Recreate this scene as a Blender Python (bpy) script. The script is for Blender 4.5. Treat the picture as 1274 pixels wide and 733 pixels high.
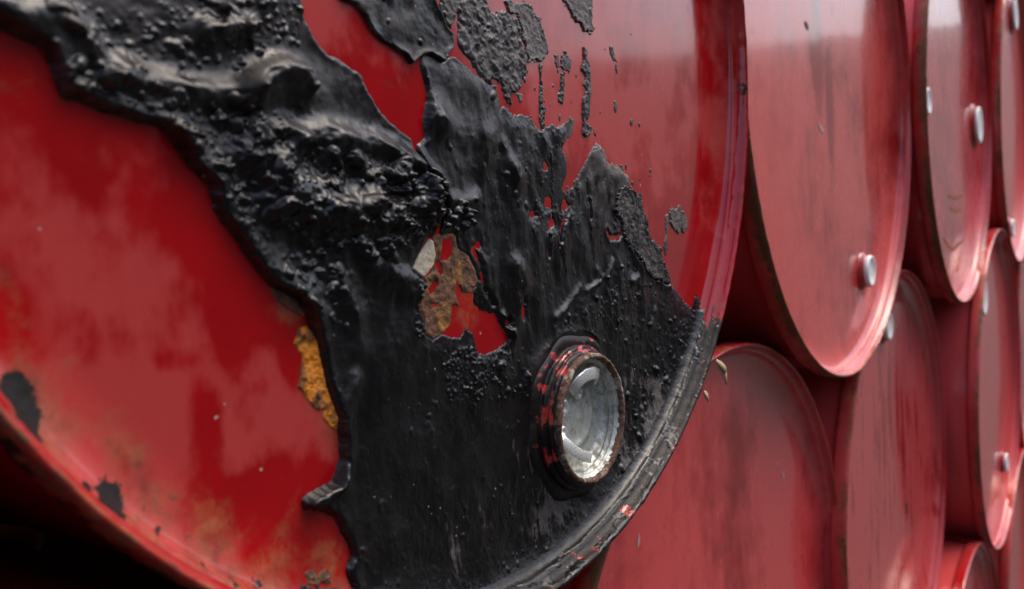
import bpy, math
import numpy as np
from mathutils import Matrix, Vector

# ------------------------------------------------------------------ scene
S = bpy.context.scene
for o in list(bpy.data.objects):
    bpy.data.objects.remove(o)
Z0 = 1.300                      # height of the burnt drum's axis above the ground
COL = S.collection

# camera: 24 cm in front of the stacked drum ends, looking along the row
CAM_YAW, CAM_PITCH, CAM_ROLL = (math.radians(a) for a in (54.4366, -5.9666, -4.2219))
cam_d = bpy.data.cameras.new('camera')
cam = bpy.data.objects.new('camera', cam_d)
COL.objects.link(cam)
fw = Vector((math.sin(CAM_YAW) * math.cos(CAM_PITCH), math.cos(CAM_YAW) * math.cos(CAM_PITCH), math.sin(CAM_PITCH)))
rt = fw.cross(Vector((0, 0, 1))).normalized()
up = rt.cross(fw)
r2 = rt * math.cos(CAM_ROLL) + up * math.sin(CAM_ROLL)
u2 = up * math.cos(CAM_ROLL) - rt * math.sin(CAM_ROLL)
M4 = Matrix((r2, u2, -fw)).transposed().to_4x4()
M4.translation = Vector((-0.3592, -0.2375, -0.0981 + Z0))
cam.matrix_world = M4
cam_d.sensor_width = 36
cam_d.lens = 31.41
cam_d.clip_start = 0.01
cam_d.clip_end = 2000
cam_d.dof.use_dof = True
cam_d.dof.focus_distance = 0.475
cam_d.dof.aperture_fstop = 10.5
S.camera = cam

# overcast sky: hazy Nishita + one soft sun from the upper right, in front of the stack
SUN_EL, SUN_AZ = math.radians(66), math.radians(118)     # azimuth clockwise from +Y
W = bpy.data.worlds.new('World')
S.world = W
W.use_nodes = True
nt = W.node_tree
bg = nt.nodes['Background']
sky = nt.nodes.new('ShaderNodeTexSky')
sky.sky_type = 'NISHITA'
sky.sun_disc = False
sky.sun_elevation = SUN_EL
sky.sun_rotation = SUN_AZ
sky.air_density = 1.0
sky.dust_density = 5.5
sky.ozone_density = 1.0
nt.links.new(sky.outputs[0], bg.inputs[0])
bg.inputs[1].default_value = 0.15
sun_d = bpy.data.lights.new('sun', 'SUN')
sun = bpy.data.objects.new('sun', sun_d)
COL.objects.link(sun)
sun_d.energy = 0.5
sun_d.angle = math.radians(60)
sun_d.color = (1.0, 0.98, 0.95)
to_sun = Vector((math.sin(SUN_AZ) * math.cos(SUN_EL), math.cos(SUN_AZ) * math.cos(SUN_EL), math.sin(SUN_EL)))
sun.rotation_euler = to_sun.to_track_quat('Z', 'Y').to_euler()
sun.location = to_sun * 20
S.view_settings.view_transform = 'Standard'
S.view_settings.look = 'None'
S.view_settings.gamma = 1
S.view_settings.use_curve_mapping = False
S.view_settings.exposure = 1.1
S.render.engine = 'CYCLES'

# ------------------------------------------------------------------ traced outlines
# millimetres on the drum head: (right, up) from the drum's axis
OUTLINE = {
 'sheet': [(-232.1,-40.7),(-226,-43.4),(-221.2,-45.1),(-218.9,-50.6),(-217.2,-55.7),(-216.9,-58.9),(-211.7,-59.8),(-204.5,-62.6),(-195.5,-64.7),(-186.6,-66.7),(-183.4,-69.5),(-180.5,-74.1),(-178.5,-77.7),(-174.5,-81.7),(-170.2,-85.3),(-169,-93.4),(-165.5,-99.1),(-161.2,-104.4),(-158.2,-110.2),(-153.3,-116.4),(-148.7,-122.4),(-142.5,-125.8),(-136.5,-129.9),(-134,-135.1),(-131.5,-140.1),(-129.7,-145),(-128.2,-149.3),(-126.3,-164),(-123.2,-176.2),(-122.9,-183.6),(-123.4,-193.8),(-128.9,-200.8),(-140.5,-201.7),(-144.3,-203.3),(-143.7,-207.5),(-135.9,-210.1),(-129.1,-215.3),(-125.1,-224.2),(-122.2,-232.8),(-126.8,-237.6),(-125.2,-245.6),(-141.6,-255.4),(-114.9,-268.5),(-86.9,-278.8),(-58.1,-286.2),(-28.7,-290.6),(1.1,-292),(30.8,-290.4),(60.2,-285.7),(89,-278.1),(116.9,-267.6),(143.5,-254.3),(168.7,-238.4),(192.1,-219.9),(213.5,-199.2),(219.1,-204.5),(221,-189.9),(204.8,-178),(189.5,-165.5),(179.1,-158.9),(172.2,-145.9),(158.4,-134.2),(149.3,-125.4),(149.9,-112.2),(137.2,-100.2),(133.1,-98.6),(131.3,-88.3),(118.8,-81.8),(106.2,-80.3),(104.3,-72.4),(95.3,-68.7),(85.2,-75.6),(77.2,-82.7),(65.7,-91.4),(59,-97.3),(54.4,-94.1),(61.5,-84.3),(60.8,-76.9),(56.5,-71.3),(66.4,-65.5),(70.5,-60.2),(71.8,-56.7),(67.7,-55),(56.3,-60.1),(47.6,-59.1),(41.8,-61.3),(34,-61.9),(28.7,-56.7),(19.5,-54.6),(12.2,-56.1),(5.9,-51.2),(2.4,-52.5),(0.8,-43.8),(-3.5,-41.7),(-11.6,-39.6),(-20.4,-35.4),(-28.9,-31.4),(-33,-31),(-39.7,-34.4),(-46.1,-31.4),(-54.9,-32.9),(-55,-38),(-53.2,-44.8),(-53,-51.4),(-56.7,-59.5),(-56.1,-67.5),(-59.6,-69.9),(-65.2,-72),(-64.7,-68.6),(-73.4,-64.4),(-82.4,-58.4),(-90.1,-49),(-92.6,-43.5),(-103.5,-38.4),(-110.1,-36.8),(-116.3,-31.1),(-120.6,-23.9),(-121,-18.1),(-135,40),(-140,95),(-205,110),(-262,40),(-285,-5)],
 'lobe': [(-100.1,-15.2),(-91.9,-16.3),(-88.3,-19.9),(-84.3,-25.2),(-78.6,-28.8),(-70.7,-31.6),(-65.4,-33.5),(-61.7,-36.9),(-54.9,-32.6),(-48.8,-31.3),(-39.7,-34.4),(-36.3,-29.9),(-32.5,-27),(-31.7,-20.9),(-36,-18.1),(-39.8,-12.6),(-43,-7.5),(6,60),(-60,75),(-108,55)],
 'granular_flake': [(-36.9,-6),(-38.6,-10.9),(-35.5,-15.9),(-31.5,-18.8),(-27.9,-12.9),(-25.9,-10.6),(-27.3,-25.9),(-21,-30.2),(-15.7,-34.7),(-13.6,-37.4),(0.3,-44.4),(-2.9,-39.5),(4.1,-39.8),(7.6,-47.7),(9.7,-51.4),(13.1,-51.2),(11.9,-44.5),(18.6,-44.9),(23.8,-36.2),(28.3,-33.6),(28.5,-26.7),(26,-19.3),(23.8,-9.7),(20.7,-7),(10.4,-5.3),(3.7,-7.6),(0.1,-6.7),(-3,-1.3),(50,55),(35,75),(12,60)],
 'flake_1': [(11.8,0.7),(15.6,-5.4),(23.5,-6.7),(26.4,-16.2),(28.5,-21.3),(29.6,-28.9),(36.2,-27.6),(40.4,-28),(46.8,-24.3),(50.1,-21.6),(46.6,-14.1),(43.8,-7.3),(45,-4.1),(37.8,-3.4),(36.2,1),(30,1.7),(24.3,0.2),(16.4,0.6)],
 'flake_2': [(67.7,8),(75,2),(77.8,-0.9),(85.9,-2.5),(87.9,-6.8),(92.1,-7.2),(99.2,-5.6),(101.2,-3.7),(98.1,-1),(97.3,6.5),(99.8,12.4),(125,55),(100,52)],
 'streak_1': [(39.7,-28.1),(43,-28.6),(41.5,-36.6),(41.8,-42.9),(41.3,-50),(43.4,-50.7),(41.3,-57.9),(41.8,-61.1),(37.6,-62),(36.8,-56.5),(36.9,-50.2),(38.1,-43.1),(39.8,-36.7)],
 'flake_3': [(61.1,-22.3),(66.5,-20.2),(72.6,-22.9),(71.7,-27.1),(70.8,-30.9),(66.9,-30),(65.1,-31.3),(61.6,-27.9)],
 'streak_2': [(61.1,-32),(65.3,-31.3),(63.7,-38.4),(62.6,-45),(60.6,-48.2),(56.8,-47.3),(56.8,-43.6),(60.2,-38.6)],
 'streak_3': [(86.8,-15),(91.5,-18.3),(88.7,-20.7),(93.3,-24.6),(92.4,-38.3),(89.5,-47.9),(87.9,-54),(85.3,-57.5),(90.6,-59.9),(88.3,-64.3),(83.8,-65.2),(79,-63.6),(81.2,-59.3),(81,-54.2),(82.6,-44),(87.8,-38.6),(84.1,-36.3),(87.2,-31.8),(83,-27.9),(85.9,-22.6)],
 'flake_4': [(186.1,-113.7),(189,-110.1),(195.1,-111.5),(200.5,-109),(210.2,-114.9),(214.3,-124.6),(207.2,-127.9),(202.2,-125.9),(198,-128.9),(192.2,-124.2),(187.5,-121.7)],
 'streak_4': [(179.8,-114.9),(186,-114.2),(183.5,-124.1),(180.1,-131.8),(180.4,-139.3),(176.5,-141.1),(174.7,-135.6),(179.5,-126.5)],
 'flake_5': [(117.8,-11.4),(121.8,-11.5),(123.1,-16.5),(126.6,-20.4),(121.6,-20.3),(117.2,-16.1)],
 'drip_1': [(15.9,-45),(19.4,-44.1),(22.6,-45.4),(22.2,-48.5),(19.4,-49.4),(18.3,-47.2)],
 'edge_flake': [(135.4,-97.7),(144.4,-102.9),(146.8,-110.1),(151.3,-118.4),(151.5,-125.5),(161.8,-134.5),(168.9,-134.1),(166.9,-141.2),(175.3,-150),(180.2,-159.6),(166.1,-156.8),(148.3,-150.7),(139.6,-141.2),(125.8,-131.5),(117.6,-123),(119.3,-117.4),(110.4,-108.2),(114.7,-97.9),(122.5,-92.4)],
 'rust_mid': [(-56.9,-124.3),(-56.1,-110.9),(-49.7,-110.2),(-40.3,-110.9),(-39.2,-117.6),(-31.9,-121.9),(-27.7,-128.5),(-25.3,-133.8),(-31.1,-139.3),(-38.9,-138.3),(-42.1,-132.4),(-43.7,-137.7),(-41.6,-144),(-46.4,-143.4),(-48.4,-151.5),(-55.4,-155.2),(-62,-156.5),(-66.9,-153.3),(-66,-146.5),(-69.6,-140.2),(-67.4,-136.4),(-62.2,-130.7),(-64.6,-128.7),(-59.1,-127)],
 'cream_chip': [(-59,-111.9),(-56.1,-113.3),(-55.8,-119.7),(-57.8,-123.6),(-61.7,-126.7),(-65.5,-128.6),(-71.8,-124.1),(-67.8,-119.2)],
 'red_chip': [(-43.5,-143.8),(-39.7,-144.3),(-40.8,-152.7),(-47.4,-151.7),(-46.9,-144.5)],
 'rust_left': [(-136.9,-139.5),(-133.2,-138.7),(-129.3,-143.6),(-127.6,-152.3),(-126.3,-164),(-121.2,-177.5),(-122.8,-182.2),(-126.4,-179.8),(-129.6,-175.4),(-128.2,-172.1),(-132.9,-171.8),(-137.4,-164.4),(-140.2,-161),(-138.1,-155.9),(-136.4,-149.3),(-140.2,-144.5)],
 'rust_left2': [(-148.7,-123),(-142.2,-124.3),(-136.5,-128.9),(-133.5,-135.3),(-137.1,-133.8),(-143,-130.5),(-146.2,-127.1)],
 'rust_low': [(-146.9,-230),(-143,-230.3),(-141.4,-233.5),(-136.8,-232.7),(-134.2,-235.1),(-135.5,-239),(-139.8,-236.7),(-142.3,-237.5),(-146.7,-234.5)],
}
WINDOWS = [[(-59.8,-111.8),(-55.2,-111),(-51.8,-112.4),(-46,-110.5),(-41.3,-110.8),(-39.2,-117.6),(-31.9,-121.9),(-27.7,-128.5),(-25.3,-133.8),(-30.1,-139.4),(-30.7,-144.3),(-24.1,-149),(-14.9,-151.6),(-9.3,-158.9),(-4.6,-166.3),(-12.7,-168.8),(-23.7,-170),(-29.8,-168.9),(-32.6,-159),(-38,-154.4),(-42.6,-159.2),(-48.2,-157.6),(-55.4,-155.2),(-62,-156.5),(-66.9,-153.3),(-66,-146.5),(-69.6,-140.2),(-67.5,-137),(-62.2,-130.7),(-71.8,-123.9)],[(43.1,-100.9),(43.3,-103.1),(40.1,-104.1),(37.9,-103.6),(35.2,-101.7),(36.5,-99.5),(38.7,-97.8),(41.1,-97.5),(43,-98.8)],[(25.7,-105.5),(25.5,-106.9),(24.2,-107.5),(22.9,-107.2),(21.8,-106),(21.6,-104.6),(23.3,-103.6),(24.6,-103.4),(26.2,-104.2)],[(44.8,-111.3),(42.6,-113.1),(41.1,-114),(38.7,-113.5),(38.5,-111.9),(38.1,-109.9),(39.4,-108.4),(41.7,-108.2),(43.6,-109.3)],[(59.3,-103),(58.4,-105.5),(55.7,-106.7),(53.6,-106.1),(52,-104),(53.6,-101.4),(54.4,-99.4),(56.9,-99),(58,-100.4)],[(42.1,-81.4),(40.6,-83),(39.2,-83.9),(37.5,-83.6),(37.1,-82.2),(37.5,-80.5),(38,-79.2),(39.9,-78.9),(40.9,-79.8)],[(11,-153.2),(10.9,-156.7),(8.9,-158.2),(7.6,-157.4),(6.2,-154.4),(6.8,-150.8),(8.7,-148.3),(10.3,-147.9),(11.6,-149.9)],[(-20.9,-117.9),(-21.3,-119.1),(-23.4,-119.6),(-25,-119.2),(-26.4,-118.1),(-25.2,-116.9),(-24.6,-115.9),(-22.7,-115.9),(-21.9,-116.6)],[(-3.2,-158.1),(-3.9,-159),(-5.2,-159.3),(-6.9,-158.9),(-7.9,-157.9),(-8.7,-156.7),(-6.6,-156.2),(-5,-156.2),(-2.9,-157.1)]]
RUST_HOLES = [[(-49.1,-113.2),(-42.8,-112.5),(-43.9,-120.8),(-47.5,-122.3),(-52.7,-122.4),(-51.7,-118.9)],[(-62.7,-134.1),(-56.9,-130.7),(-55.3,-132.7),(-58.4,-135.8),(-61.1,-136.1)],[(-55.9,-123.2),(-53,-122.3),(-51.1,-128.4),(-53.6,-129.3)],[(-60.9,-140.8),(-56.3,-140.8),(-56,-142.9),(-60.1,-142.3)]]
RIDGES = [([(-232.1,-40.7),(-226,-43.4),(-221.2,-45.1),(-218.9,-50.6),(-217.2,-55.7),(-216.9,-58.9),(-211.7,-59.8),(-204.5,-62.6),(-195.5,-64.7),(-186.6,-66.7),(-183.4,-69.5),(-180.5,-74.1),(-178.5,-77.7),(-174.5,-81.7),(-170.2,-85.3),(-169,-93.4),(-165.5,-99.1),(-161.2,-104.4),(-158.2,-110.2),(-153.3,-116.4),(-148.7,-122.4),(-142.5,-125.8),(-136.5,-129.9),(-134,-135.1)],9,3.2),([(-134,-135.1),(-131.5,-140.1),(-129.7,-145),(-128.2,-149.3),(-126.3,-164),(-123.2,-176.2),(-122.9,-183.6),(-123.4,-193.8),(-128.9,-200.8),(-140.5,-201.7),(-144.3,-203.3),(-143.7,-207.5),(-135.9,-210.1),(-129.1,-215.3),(-125.1,-224.2),(-122.2,-232.8),(-126.8,-237.6),(-125.2,-245.6)],5,1.4),([(-233.4,-34.5),(-227.3,-36.5),(-218,-34.4),(-210.5,-40.6),(-205.1,-47.1),(-197.8,-50.6)],5,2.8),([(-197.8,-51.4),(-187,-52.6),(-175.5,-54.2),(-165.7,-55.3),(-152.9,-52.9)],4.5,3.4),([(-152.9,-52.9),(-148.3,-49.3),(-143.3,-46.2),(-135.8,-44.2),(-128.4,-45.7),(-126.3,-50.2)],4,5.5),([(-146.9,-54.8),(-136.5,-50),(-129.1,-51)],7,4.5),([(-147.8,-67.5),(-138.6,-65.9),(-133.2,-68.1)],4.5,4),([(-166.9,-34.8),(-160.3,-33),(-150.2,-31.9)],4.2,4.2),([(-154.1,-75.9),(-141.7,-76.3),(-134,-73.9),(-125.4,-67.9),(-117.3,-67.2),(-104.8,-69.2),(-91.5,-70.6),(-77.7,-75.1),(-63.1,-80.6),(-55.9,-86.7)],5,4.5),([(-118.4,-76),(-109.7,-73.9),(-101.7,-79.2),(-95.8,-85.7),(-98.8,-92.1)],6,3.5),([(-142.8,-84.6),(-131.7,-86.3),(-124.5,-92),(-112.4,-94.7)],8,4),([(-141.9,-91.9),(-129,-96),(-112.9,-98.7),(-99.5,-97.5)],8,4),([(-88.8,-85.9),(-74.6,-89.6),(-59.7,-95.3)],9,2.5),([(-100.3,-103.3),(-81.3,-102.8),(-60.3,-100.5)],8,2),([(-49.5,-58.6),(-47.1,-60.9)],7,4.5),([(-56.1,-67.5),(-56.7,-59.5),(-53,-51.4),(-53.2,-44.8),(-55,-38)],3,1.6),([(-121,-18.1),(-120.6,-23.9),(-116.3,-31.1),(-110.1,-36.8),(-103.5,-38.4),(-92.6,-43.5),(-90.1,-49),(-82.4,-58.4),(-73.4,-64.4),(-64.7,-68.6)],3,1.2),([(-49.4,-92.2),(-45.9,-95.9),(-36.1,-97.1),(-25.1,-96)],4,2),([(36.9,-161.3),(49.8,-156.6),(63.5,-148.6)],2.2,1.6),([(72,-151.4),(83.3,-148.2)],2,1.5),([(95.8,-146.3),(103.7,-137.7)],2,1.3),([(84.1,-141.8),(89.2,-146.1)],3,1.3),([(146.5,-182.8),(154.5,-173.6)],2,1.5),([(126.3,-152.2),(132.9,-151)],2.5,1.6),([(-112.4,-163.1),(-117.1,-171.8),(-120,-180.8),(-120.7,-193.6),(-126.9,-201.5)],3.5,2),([(-126.9,-201.5),(-134.8,-204.7),(-140.9,-204.7)],4.5,3),([(-116.2,-124.1),(-109.2,-137.8),(-108.6,-150.8)],5,1.5),([(-97.8,-119.7),(-79.5,-128.4),(-69.8,-133)],6,2),([(3.5,-129.9),(9,-142.7),(-0,-157.8)],6,1.5),([(-9.9,-154.3),(-6,-160.8),(-3.1,-165.4)],3,2.5),([(-38.9,-63.6),(-27.5,-67),(-8.4,-64.8)],6,1.2),([(-9.4,-72.4),(-16.8,-80)],7,1.4),([(6,-83),(9,-87)],5,2),([(0.8,-70.4),(4.5,-78.3)],4,1.2),([(7,-191.9),(14.1,-182.9),(35.3,-174),(55.8,-175.3),(72.8,-180.4)],5,1.5),([(35.3,-63.9),(37.7,-69.3)],5,2)]
CRACKS = [([(-65,-70.3),(-62.6,-76.5),(-61.2,-82.4),(-55.9,-87),(-51,-92.1),(-48.4,-97.6),(-51,-104.6),(-53.4,-110.9)],1.3,6),([(118.1,-119.2),(129.4,-127.8),(137.8,-137.5),(145.7,-145.3),(161.8,-153.2),(175.5,-157.9)],1.8,3),([(47.7,-121.4),(51.2,-113),(56.9,-106.8)],1,2),([(35.6,-128.1),(36.8,-118.4)],1,2),([(81.7,-110.4),(81.1,-101.3)],0.9,2),([(100.1,-119.9),(103.5,-123.9),(113.3,-124.6),(117.8,-121.1)],1.2,2),([(-147.8,-124),(-144.8,-129.6)],1,1),([(-28.1,-119.2),(-22.8,-127.3),(-21.8,-138.9),(-15.7,-147.5)],1.5,-0.6)]
BLISTERS = [([(-226.9,-33.6),(-123,-18.4),(-123.3,-35.9),(-151.9,-45.4),(-183.9,-50.4),(-204.9,-45.9),(-218.2,-35.8)],110,0.5,1.5,1),([(-225.8,-42.2),(-207.8,-48.5),(-172.9,-57.5),(-146.5,-57.6),(-145.5,-77.4),(-156.1,-105.3),(-169.9,-82.6),(-185.7,-64.4),(-216.1,-56.1)],150,0.5,1.5,1),([(-152.6,-77.3),(-122.1,-73),(-63.2,-81.3),(-47.6,-95.8),(-61.9,-112.7),(-97.4,-116.5),(-130.5,-107.3),(-151.6,-97.1)],170,0.6,1.8,1),([(-226.9,-33.6),(-123,-18.4),(-123.3,-35.9),(-151.9,-45.4),(-183.9,-50.4),(-204.9,-45.9),(-218.2,-35.8)],42,0.7,3.6,0.9),([(-180.8,-26.2),(-119,-17.8),(-124.5,-30.2),(-164.4,-39.8)],24,0.7,3,1),([(-225.8,-42.2),(-207.8,-48.5),(-172.9,-57.5),(-146.5,-57.6),(-145.5,-77.4),(-156.1,-105.3),(-169.9,-82.6),(-185.7,-64.4),(-216.1,-56.1)],75,0.6,3.6,0.85),([(-153.5,-57.9),(-127.9,-56.8),(-127.9,-71.5),(-145.1,-74.5),(-155.3,-71.8)],25,0.9,2.8,1),([(-152.6,-77.3),(-122.1,-73),(-63.2,-81.3),(-47.6,-95.8),(-61.9,-112.7),(-97.4,-116.5),(-130.5,-107.3),(-151.6,-97.1)],70,2,6.5,0.55),([(-152.6,-77.3),(-122.1,-73),(-63.2,-81.3),(-47.6,-95.8),(-61.9,-112.7),(-97.4,-116.5),(-130.5,-107.3),(-151.6,-97.1)],80,0.5,2,0.9),([(-97.2,-79.3),(-63.3,-82),(-48.3,-92.2),(-49.4,-110.1),(-77,-108.2),(-94.9,-97.1)],60,1.2,3,1),([(-155.8,-102.5),(-114.2,-108.6),(-108.8,-134.6),(-119.3,-149),(-137,-127.7)],40,0.8,3,0.7),([(-48.7,-95.8),(-25.1,-96),(-25.9,-111.8),(-47.2,-111)],30,1.2,3,1),([(-51.7,-32.6),(-11.7,-40.4),(12.6,-58.4),(55.6,-78.6),(44.2,-104),(-19,-97),(-56.1,-67.5)],16,0.8,2.6,0.6),([(27.8,-170.6),(62.9,-153.9),(133,-133.1),(210,-189.9),(207.2,-212),(112.7,-209.5),(95.5,-186.7)],110,0.7,2.4,0.6),([(112.7,-209.5),(209.8,-212.5),(190,-242.2),(104.7,-272.4),(64.8,-279.1),(97.3,-250.3)],130,0.7,2.8,0.7),([(-10.2,-237.2),(85.3,-266.5),(28.7,-289.4),(-42.1,-278.5),(-122.9,-245.5),(-115,-218.4)],90,0.6,1.8,0.5),([(-114.7,-146.6),(-1.6,-169.7),(-2.8,-235.3),(-118.5,-210.6)],25,0.6,1.6,0.5),([(-60.1,-163),(-27.7,-165.1),(-2.1,-173.6),(-23.8,-185.3),(-34.1,-190.8),(-54.5,-186.2)],520,0.35,1,0.8),([(-71.2,-127.6),(-58.5,-129),(-64.6,-155),(-75,-153.2)],150,0.35,1,0.8),([(-29.1,-176.4),(12.5,-172.1),(5.3,-199.9),(-11.8,-195.9)],50,0.6,1.8,0.7)]
DUST = [(-188.8,-117,21.6,15.6,0.35),(-166.6,-166.3,33.4,25.2,0.5),(-209,-143.3,31.9,17.3,0.45),(-226.7,-106.7,14.5,27.7,0.3),(-193,-196.3,14.4,8,0.5),(-182.2,-210,21,8.3,0.4),(-135.7,-186.3,16.9,12.2,0.35),(-200.4,-184.4,12.1,6.4,0.3),(-216.9,-164,16.3,9.8,0.3),(-213.3,-76.9,21,14.3,0.2),(-167.6,-96.2,24,13.6,-0.7),(-159.8,-113.4,21.5,16.8,-0.6),(-181.3,-165.5,8,18.9,-0.7),(-168,-137.6,7.4,19.5,-0.6),(-153.4,-131.4,18.6,11.5,-0.4),(-138.8,-148.6,10,15,-0.4),(-163.5,-196.3,35.2,11.4,-0.6),(-151.9,-221.4,24.7,14.8,-0.6),(-211.8,-165.4,3.2,9.9,-0.5),(-222.1,-165,3.7,4.8,-0.4),(-190.5,-141.8,9.1,3.8,-0.4),(-79.8,-61.1,31.2,20.1,-0.5),(-102.5,-24.6,18.3,12.5,0.3),(151.9,-0.1,72.6,29.8,0.3),(154,-69,60.4,40.4,0.35),(79.2,-38.6,57.7,26.9,0.25),(212.6,-134.4,34.6,66.4,-0.35),(144.4,-144.2,34.8,30.2,-0.1),(46.9,-95.5,25,12.9,-0.6),(-25.4,-157.8,26.5,15.2,-0.9)]
RUST_STAINS = [(-214.3,-185,20,7.5,0.45),(-194.2,-205.5,26.5,8,0.45),(-163.5,-224.6,32,7.2,0.35),(-201.8,-184,7.7,5.6,0.8),(-206,-183.9,7.1,6.4,0.5),(-190.4,-200,8.9,7.5,0.45),(-177,-207.7,7.7,3.8,0.5),(-209.6,-190.5,7.1,4,0.6),(-234.6,-159.1,7.1,9.3,0.4),(-193.7,-182.5,3.7,3.1,0.4),(-184.6,-216.2,10.1,3.8,0.6),(-139.7,-234,10.8,6.2,0.6),(-137.6,-217.3,7.6,15.3,0.15),(-126.9,-182.4,9.5,18.7,0.4),(-129,-159.8,7.5,18.4,0.8),(-140.5,-131.8,9.7,5.8,0.5),(-44.5,-139.8,24.4,18.3,0.6)]
DARK = [(-241.2,-145.8,6.7,9.4,1.2),(-243.1,-138.5,4.3,4.4,0.8),(-221.7,-177.5,7.9,6.4,1.25),(-230.6,-169.8,2.2,1.9,1.2),(-208.5,-192.7,6.3,2.3,0.8),(-183.8,-217.4,3.3,1.9,1),(-192.4,-208.4,1.8,1,1)]

# ------------------------------------------------------------------ numpy helpers
def noise_table(seed):
    r = np.random.default_rng(seed)
    return r.permutation(256), r.uniform(0, 2 * np.pi, 256)

def perlin(x, y, seed=0):
    perm, ang = noise_table(seed)
    gx, gy = np.cos(ang).astype(np.float32), np.sin(ang).astype(np.float32)
    xi, yi = np.floor(x).astype(np.int64), np.floor(y).astype(np.int64)
    xf, yf = (x - xi).astype(np.float32), (y - yi).astype(np.float32)
    u = xf * xf * xf * (xf * (xf * 6 - 15) + 10)
    v = yf * yf * yf * (yf * (yf * 6 - 15) + 10)
    def g(i, j):
        h = perm[(perm[(xi + i) & 255] + yi + j) & 255]
        return gx[h] * (xf - i) + gy[h] * (yf - j)
    a = g(0, 0); b = g(1, 0); c = g(0, 1); d = g(1, 1)
    return 1.5 * (a + u * (b - a) + v * (c - a + u * (a - b - c + d)))

def fbm(x, y, size, octaves=4, seed=0, gain=0.5):
    t = 0; amp = 1; f = 1.0 / size
    for k in range(octaves):
        t = t + amp * perlin(x * f + 17.3 * k, y * f - 9.1 * k, seed + k)
        amp *= gain; f *= 2.03
    return t

def smooth(a, b, x):
    t = np.clip((x - a) / (b - a), 0, 1)
    return t * t * (3 - 2 * t)

def seg_dist(U, V, line):
    best = np.full(U.shape, 1e9, np.float32)
    for (ax, ay), (bx, by) in zip(line[:-1], line[1:]):
        dx, dy = bx - ax, by - ay
        t = np.clip(((U - ax) * dx + (V - ay) * dy) / (dx * dx + dy * dy + 1e-9), 0, 1)
        best = np.minimum(best, (U - ax - t * dx) ** 2 + (V - ay - t * dy) ** 2)
    return np.sqrt(best)

def inside(U, V, poly):
    c = np.zeros(U.shape, bool)
    for (ax, ay), (bx, by) in zip(poly, poly[1:] + poly[:1]):
        if ay != by:
            c ^= ((ay > V) != (by > V)) & (U < (bx - ax) * (V - ay) / (by - ay) + ax)
    return c

def sdf(U, V, poly):                      # positive inside
    d = seg_dist(U, V, poly + poly[:1])
    return np.where(inside(U, V, poly), d, -d)

def local(us, vs, pts, pad):              # index window of a grid around some points
    p = np.array(pts)
    i0, i1 = np.searchsorted(us, [p[:, 0].min() - pad, p[:, 0].max() + pad])
    j0, j1 = np.searchsorted(vs, [p[:, 1].min() - pad, p[:, 1].max() + pad])
    return slice(j0, j1), slice(i0, i1)

def local_sdf(us, vs, poly, pad=14):      # sdf near the outline only, capped elsewhere
    out = np.full((len(vs), len(us)), -pad, np.float32)
    w = local(us, vs, poly, pad)
    U, V = np.meshgrid(us[w[1]], vs[w[0]])
    if U.size:
        out[w] = np.maximum(sdf(U.astype(np.float32), V.astype(np.float32), poly), -pad)
    return out

# ------------------------------------------------------------------ mesh helpers
def mesh(name, verts, quads, mat=None, attrs=None, shade=True):
    verts = np.ascontiguousarray(verts, np.float32); quads = np.ascontiguousarray(quads, np.int32)
    k = quads.shape[1]
    me = bpy.data.meshes.new(name)
    me.vertices.add(len(verts)); me.vertices.foreach_set('co', verts.ravel())
    me.loops.add(quads.size); me.loops.foreach_set('vertex_index', quads.ravel())
    me.polygons.add(len(quads))
    me.polygons.foreach_set('loop_start', np.arange(0, quads.size, k, dtype=np.int32))
    if shade:
        me.polygons.foreach_set('use_smooth', np.ones(len(quads), bool))
    for n, a in (attrs or {}).items():
        at = me.attributes.new(n, 'FLOAT', 'POINT')
        at.data.foreach_set('value', np.ascontiguousarray(a, np.float32).ravel())
    me.update(calc_edges=True); me.validate()
    if mat: me.materials.append(mat)
    return me

def obj(name, me, parent=None, loc=(0, 0, 0)):
    o = bpy.data.objects.new(name, me)
    COL.objects.link(o)
    o.parent = parent; o.location = loc
    return o

def empty(name, loc, label, cat, group=None):
    o = bpy.data.objects.new(name, None)
    COL.objects.link(o); o.location = loc
    o.empty_display_size = 0.1
    o['label'] = label; o['category'] = cat
    if group: o['group'] = group
    return o

def lathe(prof, n, rfun=None):
    """surface of revolution about Y; prof is (radius, y); returns verts, quads, r, theta"""
    pr = np.array(prof, float)
    th = np.arange(n) * 2 * np.pi / n
    R = np.repeat(pr[:, :1], n, 1); Y = np.repeat(pr[:, 1:2], n, 1); T = np.repeat(th[None], len(pr), 0)
    if rfun is not None: R, Y = rfun(R, Y, T)
    v = np.stack([R * np.cos(T), Y, R * np.sin(T)], -1).reshape(-1, 3)
    i = np.arange(len(pr) - 1)[:, None] * n; j = np.arange(n)[None]; jn = (j + 1) % n
    q = np.stack([i + j, i + jn, i + n + jn, i + n + j], -1).reshape(-1, 4)
    return v, q, R.ravel(), T.ravel()

# ------------------------------------------------------------------ materials
def new_mat(name):
    m = bpy.data.materials.new(name); m.use_nodes = True
    return m, m.node_tree, m.node_tree.nodes['Principled BSDF']

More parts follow.
